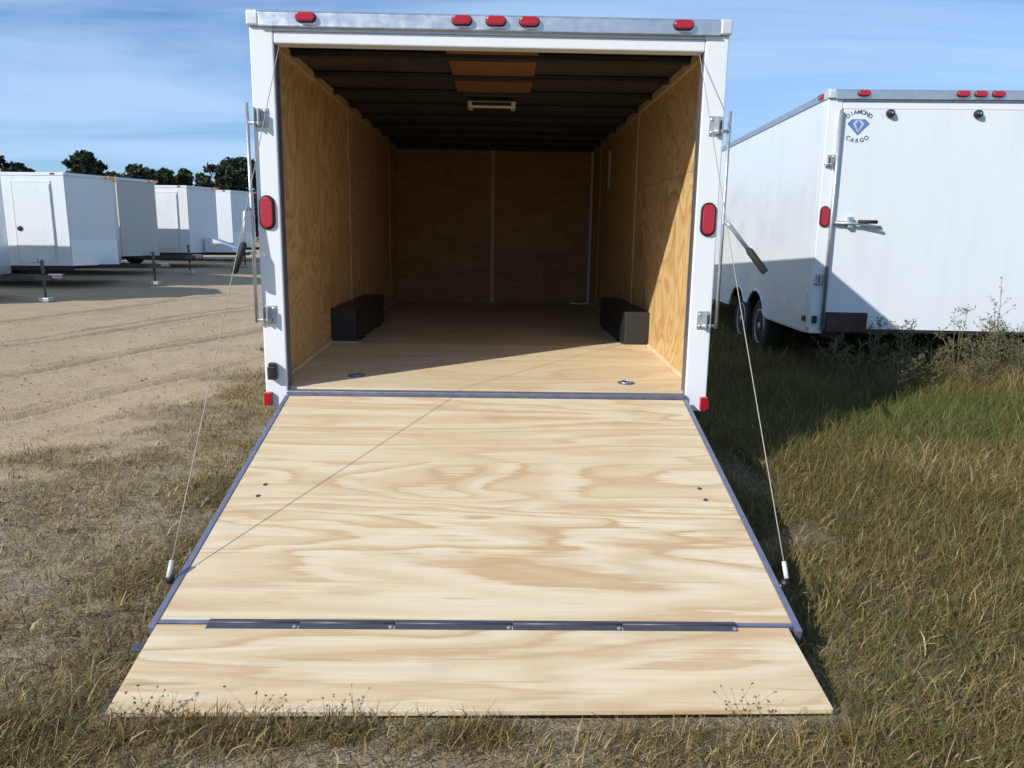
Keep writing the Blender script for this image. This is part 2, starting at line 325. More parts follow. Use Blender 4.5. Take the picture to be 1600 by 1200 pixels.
def arch_outline():
    p = []
    for yc, a0, a1 in ((AX[0], 200, 35), (AX[1], 145, -20)):
        for k in range(9):
            t = R(a0 + (a1 - a0) * k / 8); p.append((yc + 0.43 * math.cos(t), 0.37 + 0.40 * math.sin(t)))
    p = [(AX[0] - 0.43, ZB)] + [q for q in p if q[1] > ZB + 0.01] + [(AX[1] + 0.43, ZB)]
    return p
def shell(t, closed_sides=True):
    # outer skin, roof, chassis and running gear
    seams = [0.10, 1.32, 3.26, 4.46, LEN] if LEN < 6 else [0.10, 1.32, 3.26, 4.46, 5.68, LEN]
    for s in (-1, 1):
        for a_, b_ in zip(seams[:-1], seams[1:]):
            prof = [(a_ + 0.002, ZB)] + (arch_outline() if a_ < AX[0] < b_ else []) + [(b_ - 0.002, ZB), (b_ - 0.002, 2.60), (a_ + 0.002, 2.60)]
            MB().prism(prof, 0, s * (W - 0.010), s * W).build('side_panel', 'white_sheet', t)
        ar = [(s * (W + 0.004), y_, z_) for y_, z_ in arch_outline()]
        MB().tube(ar, 0.016, 6).build('fender_trim', 'white_paint', t, smooth=True)
        MB().box(s * (W - 0.232) if s > 0 else -W + 0.012, s * (W - 0.012) if s > 0 else -W + 0.232, 1.59, 3.02, 0.80, 0.815).build('wheel_well', 'chassis_black', t)
        MB().prism([(s * (W + 0.012), 2.578), (s * (W + 0.012), 2.640), (s * (W - 0.06), 2.653), (s * (W - 0.06), 2.578)], 1, 0.082, LEN).build('roof_rail', 'aluminium', t, 0.004)
        MB().box(s * W - 0.012 if s > 0 else -W - 0.008, s * W + 0.008 if s > 0 else -W + 0.012, 0.11, 1.40, ZB - 0.004, ZB + 0.02).build('skirt_trim', 'aluminium', t)
        MB().box(s * 0.95 - 0.03, s * 0.95 + 0.03, 0.12, LEN, 0.40, 0.53).build('frame_rail', 'chassis_black', t)
        for yy in AX: wheel(t, s * (W - 0.155), yy, s)
    for yy in AX: MB().tube([(-1.05, yy, 0.345), (1.05, yy, 0.345)], 0.038, 10).build('axle', 'chassis_black', t, smooth=True)
    for k in range(int((LEN - 0.35) / 0.6) + 1): MB().box(-0.91, 0.91, 0.3 + 0.6 * k, 0.35 + 0.6 * k, 0.46, 0.53).build('cross_member', 'chassis_black', t)
    MB().box(-W + 0.05, W - 0.05, 0.03, LEN, 2.606, 2.612).box(-W + 0.05, W - 0.05, 0.085, LEN, 2.640, 2.648).build('roof', 'galvanised_roof', t)
def nose(t, v=0.45, mat='white_sheet', guard=True):
    xs = W - 0.02
    for s in (-1, 1):
        a_, b_ = (s * xs, LEN + 0.004), (0.0, LEN + v)
        MB().prism([a_, b_, (0, LEN + v - 0.02), (s * xs, LEN + 0.001 - 0.02)], 2, ZB, 2.60).build('nose_panel', mat, t)
        if guard: MB().prism([(s * (xs + 0.004), LEN + 0.012), (0.0, LEN + v + 0.010), (0, LEN + v + 0.002), (s * (xs + 0.002), LEN + 0.005)], 2, ZB - 0.002, ZB + 0.61).build('stone_guard', 'tread_plate', t)
        MB().prism([(s * (W + 0.010), LEN - 0.05), (s * (W + 0.010), LEN + 0.02), (0, LEN + v + 0.03), (0, LEN + v - 0.04)], 2, 2.582, 2.65).build('nose_rail', 'aluminium', t, 0.004)
        MB().hexa([(s * 0.80 - 0.03, LEN - 0.3, 0.40), (s * 0.80 + 0.03, LEN - 0.3, 0.40), (s * 0.80 + 0.03, LEN - 0.3, 0.50), (s * 0.80 - 0.03, LEN - 0.3, 0.50)], [(s * 0.03 - 0.03, LEN + v + 1.05, 0.40), (s * 0.03 + 0.03, LEN + v + 1.05, 0.40), (s * 0.03 + 0.03, LEN + v + 1.05, 0.50), (s * 0.03 - 0.03, LEN + v + 1.05, 0.50)]).build('tongue_beam', 'chassis_black', t)
    MB().prism([(W - 0.08, LEN - 0.01), (0, LEN + v - 0.03), (-W + 0.08, LEN - 0.01)], 2, 2.640, 2.648).build('nose_roof', 'galvanised_roof', t)
    y = LEN + v + 1.0
    MB().box(-0.045, 0.045, y, y + 0.28, 0.43, 0.53).build('coupler', 'hinge_steel', t, 0.012)
    MB().tube([(0, y - 0.12, 0.80), (0, y - 0.12, 0.30)], 0.032, 12).tube([(0, y - 0.12, 0.32), (0, y - 0.12, 0.06)], 0.024, 10).tube([(0, y - 0.12, 0.76), (0.14, y - 0.12, 0.76), (0.14, y - 0.12, 0.83)], 0.010, 6).build('jack', 'hinge_steel', t, smooth=True)
    MB().box(-0.10, 0.10, y - 0.22, y - 0.02, -0.02, 0.055).build('jack_foot', 'galvanised', t, 0.006)
def rear_frame(t, markers, low=True):
    for s in (-1, 1):
        x0, x1 = sorted((s * HW, s * W))
        MB().box(x0, x1, 0.0, 0.10, ZB, 2.574).build('rear_post', 'white_paint', t, 0.007)
        MB().box(s * HW - 0.005, s * HW + 0.005, 0.012, 0.085, ZS + 0.01, ZH - 0.002).build('jamb_shade', 'bare_steel', t)  # grey strip standing in for the shadow along the inner post edge
        MB().prism([(-0.024, 2.575), (-0.024, 2.644), (-0.012, 2.656), (0.081, 2.656), (0.081, 2.575)], 0, *sorted((s * (W - 0.055), s * (W + 0.008)))).build('corner_cap', 'corner_alloy', t, 0.008)
        if low: MB().box(*sorted((s * (W - 0.040), s * (W + 0.004))), -0.030, 0.002, ZB + 0.012, ZB + 0.090).build('corner_marker', 'red_lens', t, 0.005)
        MB().box(*sorted((s * (W + 0.0045), s * (W + 0.012))), -0.020, 0.020, ZB + 0.020, ZB + 0.060).build('side_reflector', 'amber_lens', t, 0.002)
    MB().box(-HW + 0.001, HW - 0.001, 0.004, 0.098, ZH, 2.552).build('header', 'white_paint', t, 0.007)
    MB().prism([(-0.020, 2.578), (-0.020, 2.640), (-0.008, 2.653), (0.080, 2.653), (0.080, 2.553), (0.010, 2.553), (0.010, 2.570), (-0.028, 2.570)], 0, -W + 0.0555, W - 0.0555).build('roof_cap', 'aluminium', t, 0.003)
    for x in markers: marker(t, x, 2.618)
    MB().box(-HW, HW, -0.014, 0.10, ZB + 0.02, ZS - 0.034).build('rear_beam', 'chassis_black', t, 0.004)

# ------------------------------------------------------------------ the open cargo trailer
T = empty('cargo_trailer', (0, 0, 0), 0, 'open white cargo trailer with plywood interior and lowered rear ramp', 'trailer')
shell(T); nose(T); rear_frame(T, (-0.985, -0.154, 0.028, 0.207, 1.037))
for s in (-1, 1):
    tail_light(T, s * 1.239, 1.600)
    for z in (2.105, 1.030): keeper(T, s * 1.245, z, s)
    MB().tube([(s * 1.318, -0.026, 2.180), (s * 1.318, -0.026, 0.985)], 0.0100, 12).build('lock_rod', 'galvanised', T, smooth=True)
    # interior plywood lining, rear sheets in a lower and an upper strip
    for a_, b_ in ((0.11, 2.44), (2.44, 4.88), (4.88, 5.55)):
        for z0, z1 in (((0.56, 1.905), (1.905, 2.585)) if s > 0 else ((0.56, 2.585),)):
            MB().box(*sorted((s * HIN, s * (HIN + 0.012))), a_ + 0.0015, b_ - 0.0015, z0 + 0.0015, z1 - 0.0015).build('wall_panel', 'ply_wall', T)
    MB().box(*sorted((s * (HIN - 0.020), s * (HIN - 0.001))), 0.11, 5.54, 2.530, 2.586).build('top_trim', 'trim_wood', T, 0.003)
    for y in (2.44, 4.88):
        MB().box(*sorted((s * (HIN - 0.009), s * (HIN - 0.001))), y - 0.024, y + 0.024, 0.66, 2.528).build('batten', 'trim_wood', T, 0.002)
    MB().box(*sorted((s * (HIN - 0.022), s * (HIN - 0.001))), 0.12, 1.50, 0.0, 0.030).build('base_trim', 'ply_floor', T, 0.003).matrix_local = Matrix.Translation((0, 0, 0.603)) @ Matrix.Rotation(math.atan2(0.05, 1.45), 4, 'X')
    MB().box(*sorted((s * (HIN - 0.022), s * (HIN - 0.001))), 3.06, 5.53, 0.655, 0.685).build('base_trim', 'ply_floor', T, 0.003)
    MB().box(*sorted((s * 1.055, s * HIN)), 1.56, 3.05, 0.6545, 0.924).build('wheel_box', 'wheel_box_black', T, 0.008)
    MB().box(*sorted((s * 1.035, s * HIN)), 1.535, 1.5585, 0.655, 0.668).build('wheel_box_trim', 'trim_wood', T, 0.002)
# floor: sloping rear sheet then level sheets
fl = MB().box(-1.246, 1.246, 0.0, 1.467, -0.018, 0.0).build('floor_panel', 'ply_floor', T); fl.matrix_local = Matrix.Translation((0, 0.032, 0.600)) @ Matrix.Rotation(math.atan2(0.053, 1.467), 4, 'X')
for a_, b_ in ((1.50, 2.72), (2.72, 3.94), (3.94, 5.16), (5.16, 5.55)):
    box('floor_panel', 'ply_floor', T, -1.246, 1.246, a_ + 0.0015, b_ - 0.0015, 0.636, 0.654)
box('sill', 'bare_steel', T, -HW, HW, -0.026, 0.030, ZS - 0.030, ZS + 0.016, 0.006)
for a_, b_ in ((-1.246, -0.03), (-0.03, 1.246)):
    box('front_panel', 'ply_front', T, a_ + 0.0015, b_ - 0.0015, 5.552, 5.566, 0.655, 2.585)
box('batten', 'trim_wood', T, -0.052, -0.008, 5.542, 5.551, 0.66, 2.57, 0.002)
box('corner_strip', 'lamp_white', T, 1.205, 1.235, 5.50, 5.53, 0.66, 2.56, 0.003)
box('threshold', 'aluminium', T, 0.98, 1.235, 5.44, 5.50, 0.655, 0.672, 0.003)
box('wall_plate', 'lamp_white', T, 1.236, 1.247, 4.10, 4.18, 2.02, 2.42, 0.002)
for k in range(9):
    y = 0.60 + 0.61 * k
    box('roof_bow', 'bow_steel', T, -1.227, 1.227, y - 0.03, y + 0.03, 2.552, 2.590, 0.004)
for k in range(9):
    y0 = 0.115 if k == 0 else 0.60 + 0.61 * (k - 1)
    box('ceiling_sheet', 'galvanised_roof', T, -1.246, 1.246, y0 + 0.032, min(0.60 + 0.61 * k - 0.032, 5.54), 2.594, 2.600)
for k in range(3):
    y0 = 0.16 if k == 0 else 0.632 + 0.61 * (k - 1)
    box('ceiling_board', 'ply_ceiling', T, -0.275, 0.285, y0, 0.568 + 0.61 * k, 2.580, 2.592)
g = box('dome_light', 'lamp_white', T, -0.205, 0.178, 1.99, 2.15, 2.500, 2.551, 0.008)
box('lens', 'black_plastic', g, -0.170, 0.143, 1.983, 1.9895, 2.514, 2.538, 0.002)
box('diffuser', 'black_plastic', g, -0.165, 0.138, 2.02, 2.12, 2.494, 2.4995, 0.002)
for tx_, ty_, tz_ in ((0.855, 0.235, 0.6085), (-0.83, 0.36, 0.613)):
    g = MB().lathe([(0.052, 0), (0.052, 0.005), (0.040, 0.006), (0.034, 0.002)], (tx_, ty_, tz_), 2, 20).build('tie_down', 'bare_steel', T)
    MB().tube([(tx_ + 0.030 * math.cos(t), ty_ + 0.030 * math.sin(t), tz_ + 0.0075 + 0.004 * math.sin(t)) for t in [2 * math.pi * k / 16 for k in range(17)]], 0.0055, 6).build('ring', 'galvanised', g, smooth=True)
g = MB().box(-1.268, -1.218, -0.050, -0.001, 0.655, 0.735).build('plate_lamp', 'black_plastic', T, 0.008)
MB().box(-1.262, -1.224, -0.044, -0.004, 0.736, 0.752).build('bracket', 'black_plastic', g, 0.004)
# rod handles
g = MB().tube([(1.326, -0.05, 1.585), (1.352, -0.055, 1.565), (1.455, -0.085, 1.435)], 0.0115, 8).build('rod_handle', 'galvanised', T, smooth=True)
MB().tube([(1.450, -0.084, 1.442), (1.462, -0.088, 1.427), (1.545, -0.112, 1.318), (1.550, -0.114, 1.312)], [0.014, 0.021, 0.021, 0.015], 10).build('grip', 'rubber', g, smooth=True)
g = MB().tube([(-1.326, -0.04, 1.62), (-1.348, -0.060, 1.60), (-1.352, -0.085, 1.42)], 0.0115, 8).build('rod_handle', 'galvanised', T, smooth=True)
MB().tube([(-1.352, -0.083, 1.432), (-1.354, -0.088, 1.415), (-1.398, -0.125, 1.275), (-1.400, -0.127, 1.270)], [0.014, 0.020, 0.020, 0.015], 10).build('grip', 'rubber', g, smooth=True)
# cables
CB = {-1: (Vector((-1.196, -1.62, 0.192)), Vector((-1.135, -0.012, 2.47))), 1: (Vector((1.204, -1.60, 0.197)), Vector((1.135, -0.012, 2.47)))}
for s, (a_, b_) in CB.items():
    pts = [a_.lerp(b_, k / 8) + Vector((0, 0, -0.02 * math.sin(math.pi * k / 8))) for k in range(9)]
    g = MB().tube(pts, 0.0023, 6).build('cable', 'cable_wire', T, smooth=True)
    MB().tube([pts[0].lerp(b_, -0.006), pts[0].lerp(b_, 0.018)], 0.0095, 8).build('end_fitting', 'lamp_white', g, smooth=True)
# ramp door
SL = math.atan2(0.457, 1.812); RL = math.hypot(0.457, 1.812)
RM = Matrix.Translation((0, -0.030, 0.566)) @ Matrix.Rotation(SL, 4, 'X')        # local -y runs down the ramp
def on_ramp(o, parented=False):
    o.matrix_local = RM; return o
ramp = on_ramp(MB().box(-1.150, 1.150, -RL, -0.012, -0.050, -0.020).build('ramp_door', 'chassis_black', T))
seam = 0.742
for a_, b_ in ((-RL + 0.012, -seam), (-seam, -0.014)):
    MB().box(-1.146, 1.146, a_ + 0.001, b_ - 0.001, -0.0195, 0.0).build('plywood_panel', 'ply_ramp', ramp)
for s in (-1, 1):
    x0, x1 = sorted((s * 1.147, s * 1.172))
    MB().box(x0, x1, -RL - 0.03, -0.010, -0.055, 0.004).build('side_rail', 'rail_steel', ramp, 0.003)
    MB().lathe([(0.016, 0), (0.016, 0.02), (0.010, 0.028)], (s * 1.192, -1.640, -0.008), 2, 10).build('cable_stud', 'black_plastic', ramp)
    MB().tube([(s * 1.170, -1.640, -0.01), (s * 1.200, -1.640, -0.005)], 0.009, 8).build('cable_bolt', 'galvanised', ramp, smooth=True)
    for xx, yy in ((1.020 * s, -0.96), (1.026 * s, -1.055)): MB().lathe([(0.011, -0.001), (0.011, 0.0015), (0.005, 0.003)], (xx, yy, 0.0005), 2, 10).build('screw', 'hinge_steel', ramp)
MB().box(-1.146, 1.146, -RL - 0.006, -RL + 0.011, -0.03, 0.003).build('end_rail', 'rail_steel', ramp, 0.002)
hx = [-0.966, -0.640, -0.299, 0.123, 0.519, 0.936]
for a_, b_ in zip(hx[:-1], hx[1:]):
    h = MB().box(a_ + 0.001, b_ - 0.001, -RL - 0.040, -RL + 0.010, 0.0042, 0.0085).build('flap_hinge', 'hinge_steel', ramp, 0.001)
    h2 = MB().tube([(a_ + 0.002, -RL - 0.008, 0.008), (b_ - 0.002, -RL - 0.008, 0.0075)], 0.0050, 8)
    h2.build('hinge_barrel', 'hinge_steel', ramp, smooth=True)
    MB().lathe([(0.008, 0), (0.008, 0.003), (0.003, 0.005)], (b_ - 0.012, -RL - 0.028, 0.0085), 2, 8).build('screw', 'galvanised', ramp)
MB().box(-1.222, -1.166, -RL - 0.085, -RL - 0.045, -0.062, -0.052).build('ramp_foot', 'hinge_steel', ramp, 0.004)
# flap: hinged sheet lying on the ground
zt = Vector((0, -1.866, 0.110))
fp = MB().hexa([(-1.140, -2.243, 0.004), (1.142, -2.214, 0.006), (1.122, -1.862, 0.094), (-1.143, -1.862, 0.094)], [(-1.140, -2.243, 0.022), (1.142, -2.214, 0.024), (1.122, -1.862, 0.112), (-1.143, -1.862, 0.112)]).build('flap', 'ply_ramp', T, 0.002)

# ------------------------------------------------------------------ the closed trailer beside it
RT = empty('cargo_trailer', (2.96 + 1.295 * math.cos(R(3.6)), 2.65 - 1.295 * math.sin(R(3.6)), 0.160), R(-3.6), 'closed white cargo trailer with diamond emblem on its rear door', 'trailer')
LEN = 7.5; shell(RT); nose(RT); LEN = 5.62; rear_frame(RT, (-1.0, -0.15, 0.0, 0.15, 1.0), False)  # body lengthened so its unseen front end shades the ground beneath
door = MB().box(-HW + 0.012, HW - 0.012, -0.006, 0.030, ZS - 0.05, ZH - 0.004).build('ramp_door', 'white_sheet', RT, 0.005)
for s in (-1, 1):
    tail_light(RT, s * 1.240, 1.555)
    for z in (2.045, 0.985): keeper(RT, s * 1.232, z, s)
    MB().tube([(s * 1.185, -0.032, 2.475), (s * 1.185, -0.032, 0.52)], 0.017, 12).build('lock_rod', 'galvanised', RT, smooth=True)
for x in (-0.755, 0.0, 0.755):
    g = MB().lathe([(0.036, -0.006), (0.038, -0.02), (0.030, -0.045), (0.018, -0.060), (0.012, -0.060)], (x, 0, 2.452), 1, 16).build('door_bumper', 'black_plastic', RT, smooth=True)
    MB().lathe([(0.010, -0.0605), (0.010, -0.064), (0.004, -0.065)], (x, 0, 2.452), 1, 10).build('bolt', 'galvanised', g)
g = MB().box(-1.165, -1.020, -0.020, -0.0065, 1.480, 1.520).build('latch_plate', 'galvanised', RT, 0.004)
MB().box(-1.040, -0.996, -0.050, -0.0065, 1.455, 1.555).build('hasp', 'galvanised', g, 0.004)
MB().tube([(-1.16, -0.04, 1.50), (-0.95, -0.05, 1.495), (-0.755, -0.06, 1.463)], 0.013, 8).build('handle_bar', 'galvanised', g, smooth=True)
MB().tube([(-0.955, -0.055, 1.512), (-0.79, -0.062, 1.512)], 0.017, 10).build('grip', 'rubber', g, smooth=True)
MB().box(-1.155, -0.775, -0.030, -0.0065, 0.505, 0.690).build('plate_holder', 'plate_brown', RT, 0.006)
MB().box(-1.275, -1.235, -0.040, -0.001, 0.585, 0.655).build('plate_lamp', 'black_plastic', RT, 0.006)
MB().box(-W - 0.016, -W - 0.0005, 0.10, 0.18, 0.590, 0.640).build('side_reflector', 'black_plastic', RT, 0.004)
MB().box(-W - 0.032, -W - 0.012, 0.11, 0.21, 2.595, 2.635).build('side_marker', 'red_lens', RT, 0.006)
# emblem: diamond with lettering on two arcs
def letters(word, cx, cz, rad, a0, a1, size, up=True):
    mb = MB(); n = len(word)
    for i, ch in enumerate(word):
        cu = bpy.data.curves.new('t', 'FONT'); cu.body = ch; cu.size = size; cu.align_x = 'CENTER'; cu.align_y = 'CENTER'; cu.offset = 0.0012; cu.fill_mode = 'FRONT' if hasattr(cu, 'fill_mode') else cu.fill_mode
        ob = bpy.data.objects.new('t', cu); COL.objects.link(ob); dg = bpy.context.evaluated_depsgraph_get(); me = ob.evaluated_get(dg).to_mesh()
        ang = R(a0 + (a1 - a0) * i / (n - 1)); px = cx + rad * math.sin(ang); pz = cz + (rad if up else -rad) * math.cos(ang); rot = -ang if up else ang
        vs_ = [(px + v.co.x * math.cos(rot) - v.co.y * math.sin(rot), 0.0, pz + v.co.x * math.sin(rot) + v.co.y * math.cos(rot)) for v in me.vertices]
        mb.add(vs_, [tuple(p.vertices) for p in me.polygons]); ob.evaluated_get(dg).to_mesh_clear(); bpy.data.objects.remove(ob); bpy.data.curves.remove(cu)
    mb.v = [(x, -0.0085, z) for x, y, z in mb.v]
    return mb
ex, ez = -1.020, 2.342
em = MB().prism([(ex - 0.098, ez + 0.022), (ex - 0.058, ez + 0.060), (ex + 0.058, ez + 0.060), (ex + 0.098, ez + 0.022), (ex, ez - 0.078)], 1, -0.0085, -0.0065).build('emblem', 'decal_blue', RT)
MB().prism([(ex - 0.052, ez + 0.020), (ex - 0.022, ez + 0.050), (ex + 0.022, ez + 0.050), (ex + 0.052, ez + 0.020), (ex, ez - 0.055)], 1, -0.0100, -0.0088).build('facet', 'decal_pale', em)
MB().prism([(ex - 0.024, ez + 0.016), (ex, ez + 0.046), (ex + 0.024, ez + 0.016), (ex, ez - 0.040)], 1, -0.0112, -0.0102).build('facet', 'decal_blue', em)
letters('DIAMOND', ex, ez - 0.030, 0.150, -40, 40, 0.050).build('lettering', 'decal_ink', em)
letters('CARGO', ex, ez + 0.020, 0.145, -34, 34, 0.050, up=False).build('lettering', 'decal_ink', em)

# ------------------------------------------------------------------ trailers parked across the yard, noses towards the road
def yard_trailer(x_nose, y_near, z, label, mat='white_sheet', door=True, v=0.5, width=2.40, tilt=0.0, height=1.0, guard=True, tongue_box=False):
    t = empty('cargo_trailer', (x_nose - LEN * 1.0, y_near + width / 2, z), R(-90), label, 'trailer', None)
    t.rotation_euler = (R(tilt), 0, R(-90)); k = width / (2 * W); t.scale = (k, 1, height)
    for s in (-1, 1):
        seams = [0.0, 1.32, 3.26, 4.44, LEN]
        for a_, b_ in zip(seams[:-1], seams[1:]):
            prof = [(a_ + 0.002, ZB)] + (arch_outline() if a_ < AX[0] < b_ else []) + [(b_ - 0.002, ZB), (b_ - 0.002, 2.60), (a_ + 0.002, 2.60)]
            MB().prism(prof, 0, s * (W - 0.012), s * W).build('side_panel', mat, t)
        MB().box(*sorted((s * (W - 0.05), s * (W + 0.012))), 0, LEN, 2.582, 2.648).build('roof_rail', 'white_paint', t, 0.004)
        MB().box(*sorted((s * (W - 0.10), s * (W - 0.02))), 0.1, LEN, 0.38, 0.48).build('frame_rail', 'chassis_black', t)
        for yy in AX: wheel(t, s * (W - 0.155), yy, s)
        MB().box(*sorted((s * W, s * (W + 0.025))), LEN - 0.30, LEN - 0.20, 2.60, 2.64).build('marker_light', 'red_lens', t, 0.005)
    MB().box(-W + 0.05, W - 0.05, 0.02, LEN, 2.640, 2.648).build('roof', 'white_sheet', t)
    MB().box(-W + 0.02, W - 0.02, -0.012, -0.001, ZB, 2.60).build('rear_panel', mat, t)
    MB().box(-W + 0.02, W - 0.02, 0.02, LEN - 0.02, ZB + 0.002, ZB + 0.03).build('floor_panel', 'chassis_black', t)
    nose(t, v, mat, guard)
    for x in (-0.15, 0.0, 0.15): MB().box(x - 0.05, x + 0.05, LEN + v - 0.03, LEN + v + 0.05, 2.60, 2.645).build('marker_light', 'amber_lens', t, 0.005)
    if door:
        y0, y1 = LEN - 1.20, LEN - 0.36
        d = MB().box(W + 0.002, W + 0.016, y0, y1, 0.56, 2.42).build('side_door', mat, t, 0.004)
        fr = MB().box(W + 0.001, W + 0.020, y0 - 0.045, y0 - 0.004, 0.53, 2.46).box(W + 0.001, W + 0.020, y1 + 0.004, y1 + 0.045, 0.53, 2.46).box(W + 0.001, W + 0.0195, y0 - 0.004, y1 + 0.004, 2.424, 2.459)
        fr.build('frame', 'white_paint', d)
        MB().box(W + 0.0205, W + 0.036, y1 + 0.008, y1 + 0.030, 0.60, 2.38).build('hinge', 'aluminium', d)
        MB().lathe([(0.06, 0), (0.06, 0.02), (0.035, 0.03)], (W + 0.016, y0 + 0.09, 1.36), 0, 14).build('handle', 'black_plastic', d)
    if tongue_box:
        yb = LEN + v * 0.55
        MB().prism([(yb + 0.02, 0.50), (yb + 0.02, 0.96), (yb + 0.22, 0.98), (yb + 0.95, 0.66), (yb + 0.98, 0.50)], 0, 0.0, 0.80).build('tongue_box', 'white_paint', t, 0.02)
    return t
yard_trailer(-10.4, 9.85, 0.06, 'white trailer at the near end of the row across the yard', door=False, tilt=0.4)
yard_trailer(-10.0, 13.9, 0.15, 'white trailer across the yard with dark round lock on its side door', tilt=0.5, height=0.985)
yard_trailer(-10.55, 17.5, 0.28, 'dull grey nosed trailer parked between two whiter trailers across the yard', 'grey_sheet', door=False, tilt=0.4, guard=False)
yard_trailer(-10.15, 21.3, 0.33, 'white trailer across the yard with sloped white box on its tongue', tilt=0.2, tongue_box=True, guard=False)
yard_trailer(-10.2, 25.6, 0.42, 'farthest white trailer in the row, last before the rear post', tilt=0.4, door=False)

# ------------------------------------------------------------------ trees beyond the yard
def leaf_mat(name, c1, c2):
    m = NT(name); at = m.n('ShaderNodeAttribute', attribute_name='tone').outputs['Fac']; m.col(m.mix(at, (*c1, 1), (*c2, 1))); m.set(Roughness=0.75); m.b.inputs['Specular IOR Level'].default_value = 0.2
    MATS[name] = m.m
leaf_mat('pine_needles', (0.020, 0.030, 0.016), (0.060, 0.075, 0.035)); leaf_mat('bush_leaves', (0.030, 0.038, 0.018), (0.075, 0.070, 0.034))
simple('bark', (0.09, 0.065, 0.045), 0.9, 0, 0.3, 4)
def leaf_cloud(centres, radii, per, size, squash=0.7, seed=0):
    g = np.random.default_rng(seed); P = []
    for c, r in zip(centres, radii):
        d = g.normal(size=(per, 3)); d /= np.linalg.norm(d, axis=1)[:, None]; rad = r * g.random(per) ** 0.45
        P.append(np.array(c) + d * rad[:, None] * np.array([1, 1, squash]))
    P = np.concatenate(P); n = len(P)
    a_ = g.normal(size=(n, 3)); a_ /= np.linalg.norm(a_, axis=1)[:, None]; b_ = np.cross(a_, g.normal(size=(n, 3))); b_ /= np.linalg.norm(b_, axis=1)[:, None]
    sz = size * (0.5 + g.random(n))[:, None]
    co = np.stack([P - a_ * sz, P + b_ * sz * 0.55, P + a_ * sz, P - b_ * sz * 0.55], 1).reshape(-1, 3)
    return co, np.arange(n * 4).reshape(n, 4), np.repeat(g.random(n), 4)
def tree(name, x, y, h, cw, label, kind='pine', seed=0, group=None, clear=0.35):
    z = float(ground_h(x, y)); g = np.random.default_rng(seed + 50); t = empty(name, (x, y, z), 0, label, 'tree', group)
    lean = g.normal(0, 0.02, 2) * h; mb = MB(); pts = [(lean[0] * k / 5, lean[1] * k / 5, h * 0.95 * k / 5) for k in range(6)]
    mb.tube(pts, [0.022 * h * (1 - 0.15 * k) for k in range(6)], 7); cen = []; rad = []
    nb = int(10 + cw * 2)
    for i in range(nb):
        f = clear + (1 - clear) * (i + g.random()) / nb; prof = math.sin(math.pi * min(1, 0.22 + 0.78 * (f - clear) / (1 - clear))) ** 0.8
        az = g.random() * 6.28; L = cw * 0.5 * prof * (0.45 + 0.6 * g.random())
        b0 = (lean[0] * f, lean[1] * f, h * f * 0.92); b1 = (b0[0] + L * math.cos(az), b0[1] + L * math.sin(az), b0[2] + 0.25 * L)
        mb.tube([b0, b1], [0.006 * h, 0.002 * h], 5); cen.append(b1); rad.append(cw * (0.09 + 0.11 * g.random()))
        cen.append(tuple((p + q_) / 2 for p, q_ in zip(b0, b1))); rad.append(cw * (0.08 + 0.07 * g.random()))
    mb.build('trunk', 'bark', t, smooth=True)
    co, q_, tone = leaf_cloud(cen, rad, 95, 0.028 * h if kind == 'pine' else 0.034 * h, 0.55, seed)
    np_mesh('crown', co, quads=q_, mat='pine_needles' if kind == 'pine' else 'bush_leaves', parent=t, attrs={'tone': ('FLOAT', tone)}, smooth=False)
DT = 95.0
def tx(px, dist): return CAM.x + (px - 779.0) / 1206.0 * dist, CAM.y + dist
def tz(py, dist): return CAM.z + (366.0 - py) / 1206.0 * dist
tl = [  # picture column, top row, crown width m, label
 (6, 243, 6.5, 'tall pine with broad dark crown above the trailer at the near row end'),
 (50, 261, 5.0, 'small rounded pine top showing just above the trailer with the side door'),
 (141, 240, 5.6, 'lone round crowned pine standing clear above the trailer with the side door'),
 (228, 261, 5.2, 'pine with a pointed top above the dull grey trailer'),
 (271, 264, 4.6, 'narrow pine rising over the gap beside the dull grey trailer'),
 (298, 266, 5.0, 'flat topped pine above the trailer with the white tongue box'),
 (322, 270, 3.8, 'slim low pine between the flat topped pine and the big dark pine'),
 (360, 250, 8.0, 'big dark broad pine behind the farthest white trailer'),
 (392, 246, 8.5, 'tallest dark pine partly hidden by the rear post of the open trailer')]
for i, (px, py, cw, lab) in enumerate(tl):
    d = DT + (i * 37 % 17) - 8; x, y = tx(px, d); h = tz(py, d) - float(ground_h(x, y)); tree('pine_tree', x, y, h, cw, lab, 'pine', 11 + i, clear=0.42 if cw < 7 else 0.2)
k = 0
for px in list(range(-330, 1000, 62)):
    d = DT + 16 + (k * 29 % 23); x, y = tx(px + (k * 53 % 31), d); h = tz((279 if px > 150 else 290) - (k * 17 % 13) + (8 if 30 < px < 130 else 0), d) - 0.3
    tree('broad_tree', x, y, h, 8.5, 'dark low tree in the wood line behind the row of trailers', 'bush', 200 + k, 'trees of the far wood line', clear=0.08); k += 1
cen = []; rad = []
for i in range(230):
    d = 128 + rng.random() * 14; px = -420 + 1500 * i / 230; x, y = tx(px, d); cen.append((x, y, 1.2 + rng.random() * 3.8)); rad.append(2.0 + rng.random() * 1.6)
co, q_, tone = leaf_cloud(cen, rad, 90, 0.5, 0.8, 5)
o = np_mesh('far_wood', co, quads=q_, mat='bush_leaves', attrs={'tone': ('FLOAT', tone)}, smooth=False); o['kind'] = 'stuff'; o['label'] = 'dark undergrowth of the wood behind the trailers'

